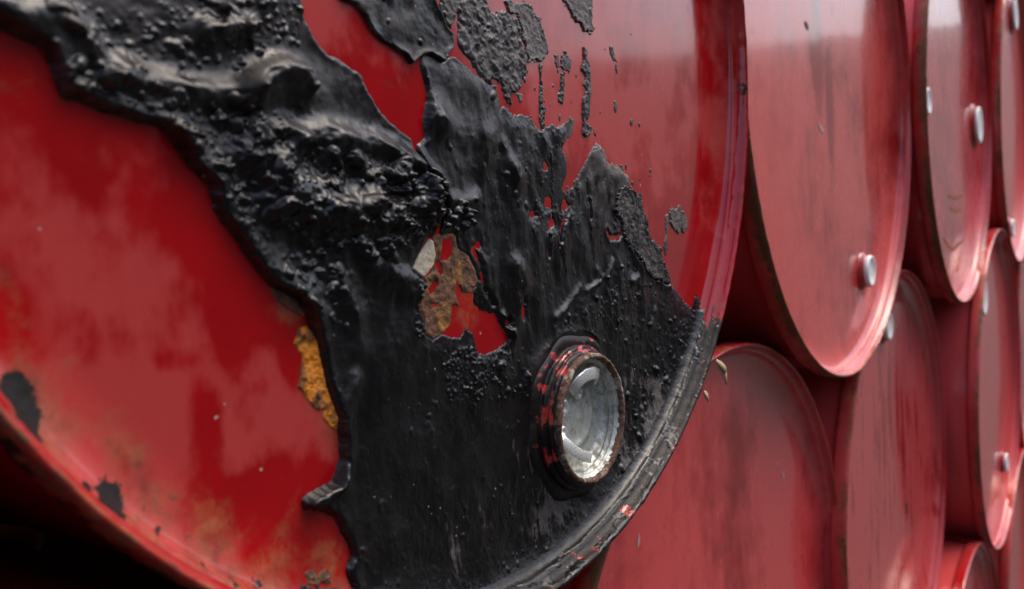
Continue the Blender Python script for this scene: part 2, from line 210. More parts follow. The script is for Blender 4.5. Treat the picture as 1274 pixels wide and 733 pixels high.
class N:
    """small node-building helper"""
    def __init__(self, nt):
        self.nt = nt
        self.tc = nt.nodes.new('ShaderNodeTexCoord')
        self.info = None
    def link(self, a, b): self.nt.links.new(a, b)
    def put(self, sock, v):
        if hasattr(v, 'is_output'): self.link(v, sock)
        elif hasattr(v, '__len__') and len(v) == 3 and len(sock.default_value) == 4: sock.default_value = (*v, 1)
        else: sock.default_value = v
    def attr(self, name):
        a = self.nt.nodes.new('ShaderNodeAttribute'); a.attribute_name = name
        return a.outputs['Fac']
    def math(self, op, a, b=0.0, c=None):
        n = self.nt.nodes.new('ShaderNodeMath'); n.operation = op
        self.put(n.inputs[0], a); self.put(n.inputs[1], b)
        if c is not None: self.put(n.inputs[2], c)
        return n.outputs[0]
    def coords(self, stretch=(1, 1, 1), shift=(0, 0, 0)):
        m = self.nt.nodes.new('ShaderNodeMapping')
        self.link(self.tc.outputs['Object'], m.inputs[0])
        m.inputs['Scale'].default_value = stretch; m.inputs['Location'].default_value = shift
        return m.outputs[0]
    def noise(self, scale, detail=4, rough=0.55, stretch=(1, 1, 1), shift=(0, 0, 0), dist=0.0):
        n = self.nt.nodes.new('ShaderNodeTexNoise')
        self.link(self.coords(stretch, shift), n.inputs['Vector'])
        n.inputs['Scale'].default_value = scale; n.inputs['Detail'].default_value = detail
        n.inputs['Roughness'].default_value = rough; n.inputs['Distortion'].default_value = dist
        return n.outputs['Fac']
    def voronoi(self, scale, shift=(0, 0, 0), stretch=(1, 1, 1)):
        n = self.nt.nodes.new('ShaderNodeTexVoronoi')
        self.link(self.coords(stretch, shift), n.inputs['Vector']); n.inputs['Scale'].default_value = scale
        return n.outputs['Distance']
    def ramp(self, x, a, b, lo=0.0, hi=1.0):
        n = self.nt.nodes.new('ShaderNodeMapRange'); n.interpolation_type = 'SMOOTHSTEP'
        self.put(n.inputs[0], x); self.put(n.inputs[1], a); self.put(n.inputs[2], b)
        self.put(n.inputs[3], lo); self.put(n.inputs[4], hi)
        return n.outputs[0]
    def mix(self, f, a, b):
        n = self.nt.nodes.new('ShaderNodeMix'); n.data_type = 'RGBA'
        self.put(n.inputs[0], f); self.put(n.inputs[6], a); self.put(n.inputs[7], b)
        return n.outputs[2]
    def mixf(self, f, a, b):
        n = self.nt.nodes.new('ShaderNodeMix'); n.data_type = 'FLOAT'
        self.put(n.inputs[0], f); self.put(n.inputs[2], a); self.put(n.inputs[3], b)
        return n.outputs[0]
    def bump(self, h, strength, dist, normal=None):
        n = self.nt.nodes.new('ShaderNodeBump')
        n.inputs['Strength'].default_value = strength; n.inputs['Distance'].default_value = dist
        self.link(h, n.inputs['Height'])
        if normal is not None: self.link(normal, n.inputs['Normal'])
        return n.outputs[0]

def paint_material(name, red, dusty, shift, gloss=0.14, coat=0.7, cloud=0.45):
    """glossy red enamel with chalky dust, rust bleed and dark burnt stains (vertex attributes + noise)"""
    m, nt, b = new_mat(name); n = N(nt)
    d = n.attr('dust'); ru = n.attr('rust'); dk = n.attr('dark')
    big = n.noise(14, 5, 0.6, (1, 1, 0.55), shift)
    fine = n.noise(160, 5, 0.65, (1, 1, 0.6), shift)
    dmix = n.math('ADD', d, n.math('MULTIPLY', n.math('SUBTRACT', big, 0.5), cloud))
    dmix = n.math('ADD', dmix, n.math('MULTIPLY', n.math('SUBTRACT', fine, 0.5), 0.22))
    dust = n.ramp(dmix, 0.08, 0.68)
    tone = n.noise(30, 3, 0.5, shift=shift)
    base = n.mix(n.ramp(tone, 0.3, 0.75), red, [c * 0.8 for c in red])
    col = n.mix(n.math('MULTIPLY', dust, 0.95), base, dusty)
    # rust bleed, then hard rust where the attribute is strong
    rn = n.noise(220, 6, 0.7, shift=shift)
    rmid = n.noise(48, 6, 0.7, shift=shift)
    rsoft = n.math('MULTIPLY', n.ramp(n.math('ADD', ru, n.math('MULTIPLY', n.math('SUBTRACT', rmid, 0.5), 2.4)), 0.25, 1.05), 0.75)
    rcol = n.mix(n.ramp(n.noise(70, 7, 0.75, shift=(shift[1], 2, shift[0])), 0.32, 0.68), (0.07, 0.026, 0.016), (0.36, 0.14, 0.06))
    col = n.mix(rsoft, col, rcol)
    rhard = n.ramp(n.math('ADD', ru, n.math('MULTIPLY', n.math('SUBTRACT', rn, 0.5), 1.6)), 0.86, 1.0)
    col = n.mix(rhard, col, n.mix(fine, (0.05, 0.022, 0.014), (0.26, 0.11, 0.05)))
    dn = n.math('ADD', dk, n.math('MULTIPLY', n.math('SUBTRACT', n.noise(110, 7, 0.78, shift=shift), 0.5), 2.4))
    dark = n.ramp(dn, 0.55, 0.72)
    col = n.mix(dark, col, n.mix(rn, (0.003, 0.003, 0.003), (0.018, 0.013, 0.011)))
    # pinhead chips down to primer and pale specks of grit
    vo = n.voronoi(95, shift)
    sel = n.noise(60, 2, 0.5, shift=(shift[0] + 3, shift[1], shift[2]))
    speck = n.math('MULTIPLY', n.ramp(vo, 0.10, 0.06), n.ramp(sel, 0.60, 0.66))
    col = n.mix(speck, col, (0.42, 0.30, 0.26))
    n.put(b.inputs['Base Color'], col)
    rough = n.mixf(dust, gloss + 0.02, gloss + 0.14)
    rough = n.math('ADD', rough, n.math('MULTIPLY', n.math('SUBTRACT', fine, 0.5), 0.10))
    rough = n.mixf(n.math('MAXIMUM', rhard, rsoft), rough, 0.7)
    rough = n.mixf(dark, rough, 0.42)
    n.put(b.inputs['Roughness'], n.math('MAXIMUM', rough, 0.06))
    b.inputs['Specular IOR Level'].default_value = 0.22
    b.inputs['Coat Weight'].default_value = 0.55
    n.put(b.inputs['Coat Weight'], n.mixf(n.math('MAXIMUM', n.math('MAXIMUM', rhard, rsoft), dark), coat, 0.0))
    b.inputs['Coat Roughness'].default_value = 0.085
    peel = n.noise(55, 3, 0.5, shift=shift)
    nb = n.bump(peel, 0.10, 0.0008)
    hh = n.math('SUBTRACT', n.math('MULTIPLY', rhard, rn), n.math('MULTIPLY', speck, 0.6))
    hh = n.math('ADD', hh, n.math('MULTIPLY', dark, rn))
    n.put(b.inputs['Normal'], n.bump(hh, 0.55, 0.0008, nb))
    return m

def tar_material(name='burnt_tar', dull=0.0):
    m, nt, b = new_mat(name); n = N(nt)
    w = n.attr('weather_sheen'); fl = n.attr('fleck')
    big = n.noise(38, 5, 0.6); fine = n.noise(520, 5, 0.7); mid = n.noise(150, 4, 0.6)
    streak = n.noise(240, 5, 0.7, (1, 1, 0.28))
    black = n.mix(big, (0.002, 0.002, 0.0023), (0.007, 0.006, 0.0065))
    grey = n.mix(mid, (0.045, 0.039, 0.037), (0.20, 0.168, 0.15))
    wm = n.ramp(n.math('ADD', w, n.math('MULTIPLY', n.math('SUBTRACT', mid, 0.5), 0.7)), 0.15, 0.95)
    col = n.mix(wm, black, grey)
    f = n.ramp(n.math('ADD', n.math('MULTIPLY', streak, 0.9), n.math('MULTIPLY', fl, 0.42)), 0.80, 0.98)
    col = n.mix(n.math('MULTIPLY', f, 0.6), col, n.mix(fine, (0.05, 0.042, 0.038), (0.22, 0.195, 0.18)))
    vo = n.voronoi(170)
    gr = n.math('MULTIPLY', n.ramp(vo, 0.11, 0.05), n.ramp(n.noise(45, 3), 0.52, 0.62))
    col = n.mix(n.math('MULTIPLY', gr, 0.8), col, (0.35, 0.32, 0.30))
    n.put(b.inputs['Base Color'], col)
    r = n.math('ADD', 0.22, n.math('MULTIPLY', n.ramp(big, 0.3, 0.7), 0.22))
    r = n.math('ADD', r, n.math('MULTIPLY', wm, 0.22))
    r = n.math('ADD', r, n.math('MULTIPLY', f, 0.25))
    r = n.math('ADD', r, dull)
    n.put(b.inputs['Roughness'], r)
    b.inputs['Specular IOR Level'].default_value = 0.42 - 0.6 * dull
    h = n.math('ADD', n.math('MULTIPLY', fine, 0.5), mid)
    n.put(b.inputs['Normal'], n.bump(h, 0.28, 0.0009))
    return m

def rust_material(name, cols, scale=170, cut=0.52):
    m, nt, b = new_mat(name); n = N(nt)
    a = n.noise(scale, 6, 0.65); f = n.noise(scale * 4, 5, 0.7, shift=(2, 0, 1)); g = n.noise(scale * 0.45, 4, 0.6, shift=(5, 1, 2))
    col = n.mix(n.ramp(a, 0.35, 0.62), cols[0], cols[1])
    col = n.mix(n.ramp(g, cut, cut + 0.14), col, cols[2])
    col = n.mix(n.math('MULTIPLY', n.ramp(f, 0.5, 0.75), 0.6), col, cols[3])
    n.put(b.inputs['Base Color'], col)
    b.inputs['Roughness'].default_value = 0.78
    b.inputs['Specular IOR Level'].default_value = 0.35
    n.put(b.inputs['Normal'], n.bump(n.math('ADD', a, n.math('MULTIPLY', f, 0.5)), 0.9, 0.0015))
    return m

def metal_material(name, base, dirt, amount, rough, metallic):
    m, nt, b = new_mat(name); n = N(nt)
    a = n.noise(170, 5, 0.65); f = n.noise(700, 4, 0.7)
    k = n.math('MULTIPLY', n.ramp(n.math('ADD', a, n.math('MULTIPLY', f, 0.3)), 0.72 - amount * 0.4, 0.95 - amount * 0.3), 0.9)
    n.put(b.inputs['Base Color'], n.mix(k, n.mix(f, [c * 0.85 for c in base], base), dirt))
    n.put(b.inputs['Metallic'], n.mixf(k, metallic, 0.0))
    n.put(b.inputs['Roughness'], n.mixf(k, n.math('ADD', rough, n.math('MULTIPLY', f, 0.12)), 0.75))
    n.put(b.inputs['Normal'], n.bump(n.math('ADD', a, n.math('MULTIPLY', f, 0.3)), 0.18, 0.0008))
    return m

def ground_material():
    m, nt, b = new_mat('yard_dirt'); n = N(nt)
    a = n.noise(0.4, 6, 0.6); f = n.noise(9, 5, 0.65)
    ln = nt.nodes.new('ShaderNodeVectorMath'); ln.operation = 'LENGTH'
    n.link(n.tc.outputs['Object'], ln.inputs[0])
    near = n.mix(n.math('MULTIPLY', a, f), (0.016, 0.017, 0.016), (0.055, 0.054, 0.05))
    n.put(b.inputs['Base Color'], n.mix(n.ramp(ln.outputs['Value'], 20, 34), near, n.mix(f, (0.08, 0.072, 0.068), (0.14, 0.13, 0.12))))   # oily yard, dry pale bank beyond
    b.inputs['Roughness'].default_value = 0.9
    n.put(b.inputs['Normal'], n.bump(f, 0.5, 0.03))
    return m

TAR = tar_material()
RUST = rust_material('flaking_rust', [(0.045, 0.022, 0.014), (0.17, 0.075, 0.035), (0.30, 0.125, 0.03), (0.24, 0.16, 0.11)])
ORANGE = rust_material('orange_rust', [(0.07, 0.026, 0.010), (0.30, 0.12, 0.035), (0.75, 0.25, 0.015), (0.30, 0.18, 0.09)], 200, 0.44)
CREAM = rust_material('cream_primer', [(0.45, 0.40, 0.31), (0.52, 0.46, 0.36), (0.40, 0.25, 0.12), (0.50, 0.45, 0.38)], 70)
RIM_RUST = rust_material('rusty_rim', [(0.035, 0.016, 0.011), (0.16, 0.075, 0.045), (0.42, 0.34, 0.29), (0.34, 0.26, 0.21)], 260)
STEEL = metal_material('plug_steel', (0.62, 0.65, 0.60), (0.22, 0.20, 0.15), 0.45, 0.24, 0.45)
BRIGHT = metal_material('bright_steel', (0.90, 0.91, 0.88), (0.40, 0.36, 0.28), 0.15, 0.22, 0.55)
CAP = metal_material('cap_seal', (0.82, 0.82, 0.80), (0.40, 0.34, 0.28), 0.15, 0.5, 0.0)
RED, DUSTY = (0.35, 0.0025, 0.005), (0.44, 0.047, 0.045)

# ------------------------------------------------------------------ ground, with the far bank the drum ends mirror
SHADE_BANK_H = 2.9
def build_ground():
    rings = np.concatenate([np.linspace(0, 8, 33), np.linspace(8.6, 24, 16), [26, 30, 33, 36, 39, 42, 46, 60, 120, 300, 900]])
    na = 200
    th = np.arange(na) * 2 * np.pi / na
    R, T = np.meshgrid(rings, th, indexing='ij')
    X, Y = R * np.cos(T), R * np.sin(T)
    top = 1.2 + 42 * math.tan(math.radians(8.3))
    Z = top * smooth(24, 43, R) + smooth(36, 40, R) * 0.35 * perlin(X / 9.0, Y / 9.0, 5)
    # bank added unseen before the stack to cut front light; ends to the right
    near = SHADE_BANK_H * smooth(-1.3, -3.4, Y + 0.25 * perlin(X / 1.7, Y / 1.7, 8)) * smooth(4.2, 1.6, X + 0.55 * Y)
    Z = np.maximum(Z, near * (1 + 0.12 * perlin(X / 1.1, Y / 1.1, 9)))
    v = np.stack([X, Y, Z], -1).reshape(-1, 3)
    i = np.arange(len(rings) - 1)[:, None] * na; j = np.arange(na)[None]; jn = (j + 1) % na
    q = np.stack([i + j, i + na + j, i + na + jn, i + jn], -1).reshape(-1, 4)
    o = obj('ground', mesh('ground', v, q, ground_material()))
    o['kind'] = 'structure'
build_ground()

def build_light_block():                            # unseen slab added behind the stack to keep light out of the gaps
    m_, t_, p_ = new_mat('light_block_concrete'); q_ = N(t_)
    q_.put(p_.inputs['Base Color'], q_.mix(q_.noise(3, 6, 0.7), (0.03, 0.03, 0.028), (0.09, 0.085, 0.08))); p_.inputs['Roughness'].default_value = 0.9
    x0, x1, y0, y1, z1 = -2.5, 5.0, 0.96, 1.16, 2.6
    v = [(x0, y0, -0.1), (x1, y0, -0.1), (x1, y1, -0.1), (x0, y1, -0.1), (x0, y0, z1), (x1, y0, z1), (x1, y1, z1), (x0, y1, z1)]
    q = [(0, 1, 5, 4), (1, 2, 6, 5), (2, 3, 7, 6), (3, 0, 4, 7), (4, 5, 6, 7)]
    o = obj('light_block_wall', mesh('light_block_wall', v, q, m_, shade=False)); o['kind'] = 'structure'
build_light_block()

# ------------------------------------------------------------------ drum geometry (metres; axis along Y, crest of the near chime at y = 0)
R_OUT, LENGTH, DEPTH = 0.2922, 0.88, 0.020
def wobble(x, z, seed):                      # slight oil-canning of the pressed head
    return 0.00022 * perlin(x / 0.11 + seed, z / 0.11, seed) + 0.00005 * perlin(x / 0.03, z / 0.03 + seed, seed + 1)
FILLET = [(0.260 + 0.0245 * math.sin(t), 0.0105 + 0.0095 * math.cos(t)) for t in np.linspace(0, math.pi / 2, 12)]
HEAD_EDGE = FILLET + [(0.2846, 0.0096), (0.2850, 0.0088), (0.2857, 0.0081), (0.2866, 0.0074)]
CHIME = [(0.2864, 0.0076), (0.2870, 0.0070), (0.2878, 0.0060), (0.2884, 0.0048), (0.2888, 0.0032), (0.2891, 0.0017), (0.2896, 0.0007), (0.2904, 0.0001),
         (0.2911, 0.0003), (0.2917, 0.0010), (0.2921, 0.0024), (0.2922, 0.0045), (0.2922, 0.0150), (0.2916, 0.0166), (0.2898, 0.0178), (0.2872, 0.0186), (0.2852, 0.0192)]
def depth_at(r):
    pr = np.array(FILLET)
    return np.where(r < 0.260, DEPTH, np.interp(r, pr[:, 0], pr[:, 1]))
BODY = [(0.2854, 0.0190)]
for y in np.linspace(0.03, 0.85, 60):
    hoop = sum(0.0066 * math.exp(-((y - c) / 0.008) ** 2) for c in (0.29, 0.59))
    BODY.append((0.2854 + hoop, float(y)))
BODY += [(0.2854, 0.861), (0.2920, 0.864), (0.2920, 0.878), (0.2870, 0.880), (0.2820, 0.876), (0.2760, 0.862), (0.0005, 0.860)]

def make_drum(loc, label, seed, mat, group, dust0=0.35, rust0=0.6, streak=0.0, marks=(), rings=70, na=260, spots=None, tar=False, blotch=0.14):
    root = empty('steel_drum', (loc[0], loc[1], Z0 + loc[2] - R_OUT), label, 'drum', group)
    up = (0, 0, R_OUT)
    # shell
    v, q, r, t = lathe(BODY, 128)
    obj('body', mesh('body', v, q, mat, {'dust': np.full(len(v), dust0) + 0.25 * np.sin(t), 'rust': 0.25 * smooth(0.03, 0.019, v[:, 1]), 'dark': np.zeros(len(v))}), root, up)
    # recessed head
    prof = [(0.260 * k / rings, DEPTH) for k in range(rings)] + HEAD_EDGE
    prof[0] = (0.0002, DEPTH)
    v, q, r, t = lathe(prof, na)
    x, z = v[:, 0], v[:, 2]
    v[:, 1] += wobble(x, z, seed) * smooth(0.265, 0.24, r)
    X, Z = x * 1000, z * 1000
    dust = dust0 + 0.22 * fbm(X, Z, 120, 3, seed + 20) + blotch * fbm(X, Z * 0.75, 28, 5, seed + 25, 0.65) + streak * fbm(X, Z * 0.12, 14, 4, seed + 30)
    rust = 0.35 * rust0 * smooth(0.28, 0.288, r) + 0.05
    dark = np.zeros(len(v))
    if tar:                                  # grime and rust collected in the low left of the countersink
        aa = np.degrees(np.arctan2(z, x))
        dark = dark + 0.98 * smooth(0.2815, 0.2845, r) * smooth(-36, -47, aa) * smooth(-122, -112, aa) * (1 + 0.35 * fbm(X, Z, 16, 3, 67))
        rust = rust + 0.75 * smooth(0.250, 0.276, r) * smooth(-95, -108, aa) * (0.8 + 0.5 * fbm(X, Z, 25, 3, 66))
    for (kind, cx, cz, ru, rv, s) in marks:
        g = s * np.exp(-(((X - cx) / ru) ** 2 + ((Z - cz) / rv) ** 2) ** 1.5)
        if kind == 'dust': dust = dust + g
        elif kind == 'rust': rust = rust + g
        else: dark = dark + g
    if tar: rust = 0.78 * (1 - np.exp(-np.maximum(rust, 0) / 0.5))
    obj('head', mesh('head', v, q, mat, {'dust': dust, 'rust': rust, 'dark': dark}), root, up)
    # rolled chime
    nc = 1500 if tar else 420
    def chime_fun(R, Y, T):
        return R + 0.00025 * perlin(T * 40, Y * 300, seed + 3), Y + 0.0003 * perlin(T * 24, R * 200, seed + 4)
    v, q, r, t = lathe(CHIME, nc, chime_fun)
    crest = np.exp(-((v[:, 1] - 0.001) / 0.010) ** 2) * smooth(0.2885, 0.2895, r)
    wear = 0.55 + 0.45 * np.cos(t - math.radians(210)) + 0.5 * fbm(t * 30, v[:, 1] * 100, 8, 3, seed + 7)
    rust = rust0 * (0.18 + 1.35 * crest * np.clip(wear, 0, 1.2))
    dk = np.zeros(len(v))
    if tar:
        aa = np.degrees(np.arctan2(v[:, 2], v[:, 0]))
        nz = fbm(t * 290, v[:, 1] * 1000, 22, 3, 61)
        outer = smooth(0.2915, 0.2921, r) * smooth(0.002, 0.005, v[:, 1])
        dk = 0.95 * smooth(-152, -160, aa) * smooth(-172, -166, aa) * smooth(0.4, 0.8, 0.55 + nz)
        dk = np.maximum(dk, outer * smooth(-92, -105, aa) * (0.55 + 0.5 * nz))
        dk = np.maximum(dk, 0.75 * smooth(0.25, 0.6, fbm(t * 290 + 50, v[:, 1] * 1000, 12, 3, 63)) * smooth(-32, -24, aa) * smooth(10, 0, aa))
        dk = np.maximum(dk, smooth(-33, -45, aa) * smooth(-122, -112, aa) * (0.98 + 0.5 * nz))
        rust = rust + 0.3 * outer * smooth(-92, -105, aa)
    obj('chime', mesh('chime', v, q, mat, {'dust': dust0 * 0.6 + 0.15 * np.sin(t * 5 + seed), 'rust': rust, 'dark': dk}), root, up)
    # bungs with pale cap seals: (angle, large?)
    for ang, large in (spots or ()):
        a = math.radians(ang)
        rc = 0.224
        cx, cz = rc * math.cos(a), rc * math.sin(a)
        s = 0.0305 if large else 0.0175
        neck = [(s * 1.28, DEPTH), (s * 1.22, DEPTH - 0.003), (s * 1.06, DEPTH - 0.004), (s * 1.0, DEPTH - 0.0050), (s * 0.97, DEPTH - 0.0065)]
        v, q, r, t = lathe(neck, 48)
        nk = obj('bung', mesh('bung', v, q, mat, {'dust': np.full(len(v), 0.2), 'rust': np.full(len(v), 0.45), 'dark': np.full(len(v), 0.1)}), root, (cx, 0, R_OUT + cz))
        cap = [(s * 0.99, DEPTH - 0.0055), (s * 1.04, DEPTH - 0.007), (s * 1.04, DEPTH - 0.0092), (s * 0.98, DEPTH - 0.0106), (s * 0.88, DEPTH - 0.0110), (s * 0.78, DEPTH - 0.0103), (s * 0.72, DEPTH - 0.0095), (s * 0.3, DEPTH - 0.0092), (0.0003, DEPTH - 0.0092)]
        v, q, r, t = lathe(cap, 48)
        obj('cap_seal', mesh('cap_seal', v, q, CAP), nk)
    return root

def red_variant(k, g=0.14, coat=0.7):
    rng = np.random.default_rng(100 + k)
    f = rng.uniform(0.85, 1.05)
    pale = (0, 0, 0) if k == 0 else (0.17, 0.029, 0.027)
    return paint_material('red_enamel_%d' % k, [c * f for c in RED], [(c + p) * rng.uniform(0.92, 1.08) for c, p in zip(DUSTY, pale)], tuple(rng.uniform(-9, 9, 3)), g, coat, 0.9 if k == 0 else 0.4)

GRP = 'red drums stacked on their sides'

# ------------------------------------------------------------------ the burnt drum in front
M_MARKS = ([('dust',) + tuple(b) for b in DUST] + [('rust',) + tuple(b) for b in RUST_STAINS] + [('dark',) + tuple(b) for b in DARK])
M_PAINT = red_variant(0, 0.12)
burnt = make_drum((0, 0, 0), 'large red drum end in front, covered in blistered burnt black tar', 1, M_PAINT, GRP,
                  dust0=0.22, rust0=0.5, blotch=0.38, marks=M_MARKS, rings=175, na=1000, tar=True)

STEP = 0.5
def relief(outline, holes, step, style, seed):
    """height field (mm above the head) of one piece of coating; zero contour = traced outline"""
    p = np.array(outline)
    u0, u1 = max(p[:, 0].min() - 3, -281), min(p[:, 0].max() + 3, 281)
    v0, v1 = max(p[:, 1].min() - 3, -281), min(p[:, 1].max() + 3, 281)
    us = np.arange(u0, u1 + step, step); vs = np.arange(v0, v1 + step, step)
    U, V = np.meshgrid(us, vs)
    if style == 'sheet':                                  # distance on a coarse grid, then refined
        cu = np.arange(u0, u1 + 3, 1.25); cv = np.arange(v0, v1 + 3, 1.25)
        CU, CV = np.meshgrid(cu.astype(np.float32), cv.astype(np.float32))
        D = sdf(CU, CV, outline)
        fi = (us - cu[0]) / 1.25; fj = (vs - cv[0]) / 1.25
        i = fi.astype(int); j = fj.astype(int); a = (fi - i)[None]; b = (fj - j)[:, None]
        s = (D[np.ix_(j, i)] * (1 - a) + D[np.ix_(j, i + 1)] * a) * (1 - b) + (D[np.ix_(j + 1, i)] * (1 - a) + D[np.ix_(j + 1, i + 1)] * a) * b
    else:
        s = sdf(U, V, outline)
    for h in holes:
        s = np.minimum(s, -local_sdf(us, vs, h))
    rag = {'sheet': 0.9, 'lobe': 0.4, 'flake': 1.25, 'streak': 0.5, 'rust': 0.8, 'chip': 0.25}[style]
    rightness = smooth(-60, 60, U)                        # edges are torn on the right, molten on the left
    s = s + rag * ((0.55 + 0.45 * rightness) * fbm(U, V, 5, 2, seed) + (0.3 + 0.7 * rightness) * fbm(U, V, 1.7, 2, seed + 5))
    return us, vs, U, V, s

def add_piece(name, us, vs, U, V, h, mat, parent, attrs, label=None):
    r = np.hypot(U, V) / 1000
    y = depth_at(r) + wobble(U / 1000, V / 1000, 1) * smooth(0.265, 0.24, r) - h / 1000
    nu, nv = len(us), len(vs)
    keep = (h > -0.35) & (r < 0.2795)
    c = keep[:-1, :-1] | keep[1:, :-1] | keep[:-1, 1:] | keep[1:, 1:]
    ok = (r < 0.2795)
    c &= ok[:-1, :-1] & ok[1:, :-1] & ok[:-1, 1:] & ok[1:, 1:]
    jj, ii = np.nonzero(c)
    b = jj * nu + ii
    q = np.stack([b, b + 1, b + nu + 1, b + nu], -1)
    used, inv = np.unique(q, return_inverse=True)
    v = np.stack([U.ravel() / 1000, y.ravel(), V.ravel() / 1000], -1)[used]
    o = obj(name, mesh(name, v, inv.reshape(q.shape), mat, {k: a.ravel()[used] for k, a in attrs.items()}), parent, (0, 0, R_OUT))
    if label: o['label'] = label
    return o

def stamp(h, us, vs, cx, cz, rad, amp, rng, flat=0.6):
    w = local(us, vs, [(cx, cz)], rad * 1.6)
    if h[w].size == 0: return
    A, B = np.meshgrid(us[w[1]] - cx, vs[w[0]] - cz)
    t = rng.uniform(0, math.pi); e = rng.uniform(0.75, 1.3)
    x = (A * math.cos(t) + B * math.sin(t)) / (rad * e); z = (-A * math.sin(t) + B * math.cos(t)) / (rad / e)
    h[w] += amp * np.clip(1 - x * x - z * z, 0, 1) ** flat

def build_tar():
    rng = np.random.default_rng(4)
    us, vs, U, V, s = relief(OUTLINE['sheet'], WINDOWS, STEP, 'sheet', 11)
    ins = smooth(0.0, 2.5, s)
    left = smooth(-40, -110, U)
    top = smooth(-150, -60, V)
    T = 1.25 + 0.35 * fbm(U, V, 34, 3, 40) + 0.5 * left
    T = T * (1 - 0.6 * (1 - left) * smooth(7, 0, s))      # feathers out towards torn edges
    soft = 0.35 + 0.9 * left                              # molten, rounded edge on the left; sharp elsewhere
    h = T * np.where(s > 0, 1 - np.exp(-np.maximum(s, 0) / soft), 1.6 * s)
    h = np.maximum(h, -2.0)
    # folds and swellings
    lump = fbm(U, V, 9, 3, 50)
    for line, rad, amp in RIDGES:
        w = local(us, vs, line, rad * 2.6)
        d = seg_dist(U[w], V[w], line)
        d = d + 0.22 * rad * lump[w]
        h[w] += 1.15 * amp * np.exp(-(d / rad) ** 2) * ins[w] * (1 + 0.30 * lump[w])
    # crumbly roughness where the blister fields are
    crumb = np.zeros(U.shape)
    for poly, cnt, r0, r1, hr in BLISTERS:
        w = local(us, vs, poly, 12)
        if U[w].size == 0: continue
        dens = smooth(-6, 5, sdf(U[w], V[w], poly))
        crumb[w] = np.maximum(crumb[w], dens * min(1, cnt / 300.0))
    rid = 1 - 2 * np.abs(fbm(U, V, 7, 3, 70, 0.55))
    h += ins * crumb * (0.35 * rid + 0.28 * fbm(U, V, 3.6, 2, 73))
    for poly, cnt, r0, r1, hr in BLISTERS:
        p = np.array(poly); n = 0; tries = 0
        while n < cnt and tries < cnt * 6:
            tries += 1
            cx, cz = rng.uniform(p[:, 0].min(), p[:, 0].max()), rng.uniform(p[:, 1].min(), p[:, 1].max())
            if not inside(np.array([[cx]]), np.array([[cz]]), poly)[0, 0]: continue
            i, j = np.searchsorted(us, cx), np.searchsorted(vs, cz)
            if not (0 < i < len(us) - 1 and 0 < j < len(vs) - 1) or s[j, i] < 1.0: continue
            rad = r0 + (r1 - r0) * rng.random() ** 3.0
            stamp(h, us, vs, cx, cz, rad, rad * hr * rng.uniform(0.4, 1.15), rng, rng.uniform(0.45, 0.85))
            if rng.random() < 0.35:                       # twin
                stamp(h, us, vs, cx + rng.uniform(-1, 1) * rad * 1.3, cz + rng.uniform(-1, 1) * rad, rad * 0.7, rad * hr * 0.7, rng)
            n += 1
    # runs down the right-hand sheet
    rs = smooth(-55, -20, U) * smooth(-205, -160, V)
    h += ins * rs * (1.5 * fbm(U, V * 0.45, 24, 3, 80) + 0.22 * fbm(U, V * 0.4, 11, 3, 83) + 0.04 * fbm(U, V * 0.3, 2.4, 2, 85))
    h += ins * 0.55 * fbm(U, V, 30, 3, 87)
    # thin drag marks and pitting low down
    lo = smooth(-150, -190, V)
    h += ins * lo * (0.05 * fbm(U, V * 0.3, 4, 3, 90) + 0.05 * fbm(U, V, 1.5, 2, 93) + 0.35 * fbm(U, V * 0.7, 18, 3, 94))
    h += ins * 0.035 * fbm(U, V, 2.2, 2, 95)
    crust = smooth(-175, -120, V) * smooth(20, -60, U)
    h += ins * crust * (0.5 + 0.5 * smooth(-65, -95, V)) * (0.55 * fbm(U, V, 15, 3, 110, 0.5) + 0.55 * np.clip(fbm(U, V, 6, 2, 114, 0.4) - 0.25, 0, 1))
    body = 1 - crust
    h += ins * body * (0.20 * fbm(U, V * 0.8, 9, 3, 118) + 1.0 * np.clip(fbm(U, V * 0.7, 6, 3, 121) - 0.55, 0, 1) + 0.6 * np.clip(fbm(U, V, 2.6, 2, 124) - 0.68, 0, 1))
    h = np.where(s > 0.4, np.maximum(h, 0.28), h)
    for line, wd, dep in CRACKS:
        w = local(us, vs, line, wd * 4 + 2)
        d = seg_dist(U[w], V[w], line) + 0.5 * fbm(U[w], V[w], 3, 2, 96)
        h[w] = h[w] + 0.35 * np.exp(-((d - 2.0 * wd) / (1.4 * wd)) ** 2) * ins[w] - (dep + 1.5) * np.exp(-(d / wd) ** 2)
    bd = np.hypot(U - 50, V + 218.5)
    h = np.where(bd < 48, np.minimum(h, 0.3 + 1.4 * smooth(36, 48, bd)), h)
    h = np.maximum(h, -2.0)
    weather_sheen = 0.85 * smooth(40, 120, U) * smooth(-150, -85, V) * (0.6 + 0.5 * fbm(U, V, 14, 3, 99)) + 0.30 * smooth(-110, -50, V)  # weathered grey on the right; last term paints sky sheen towards the top
    weather_sheen += 0.35 * smooth(3.0, 0.5, s) * smooth(20, 90, U) * smooth(-190, -120, V)
    fleck = np.clip(smooth(-185, -225, V) * smooth(-120, -40, U) * (0.55 + 0.7 * fbm(U, V, 40, 3, 101)), 0, 1.2) + 0.35 * smooth(60, 130, U) * smooth(-150, -190, V)
    add_piece('tar_crust', us, vs, U, V, h, TAR, burnt, {'weather_sheen': weather_sheen, 'fleck': fleck}, 'thick black blistered tar crust running down the red drum end')

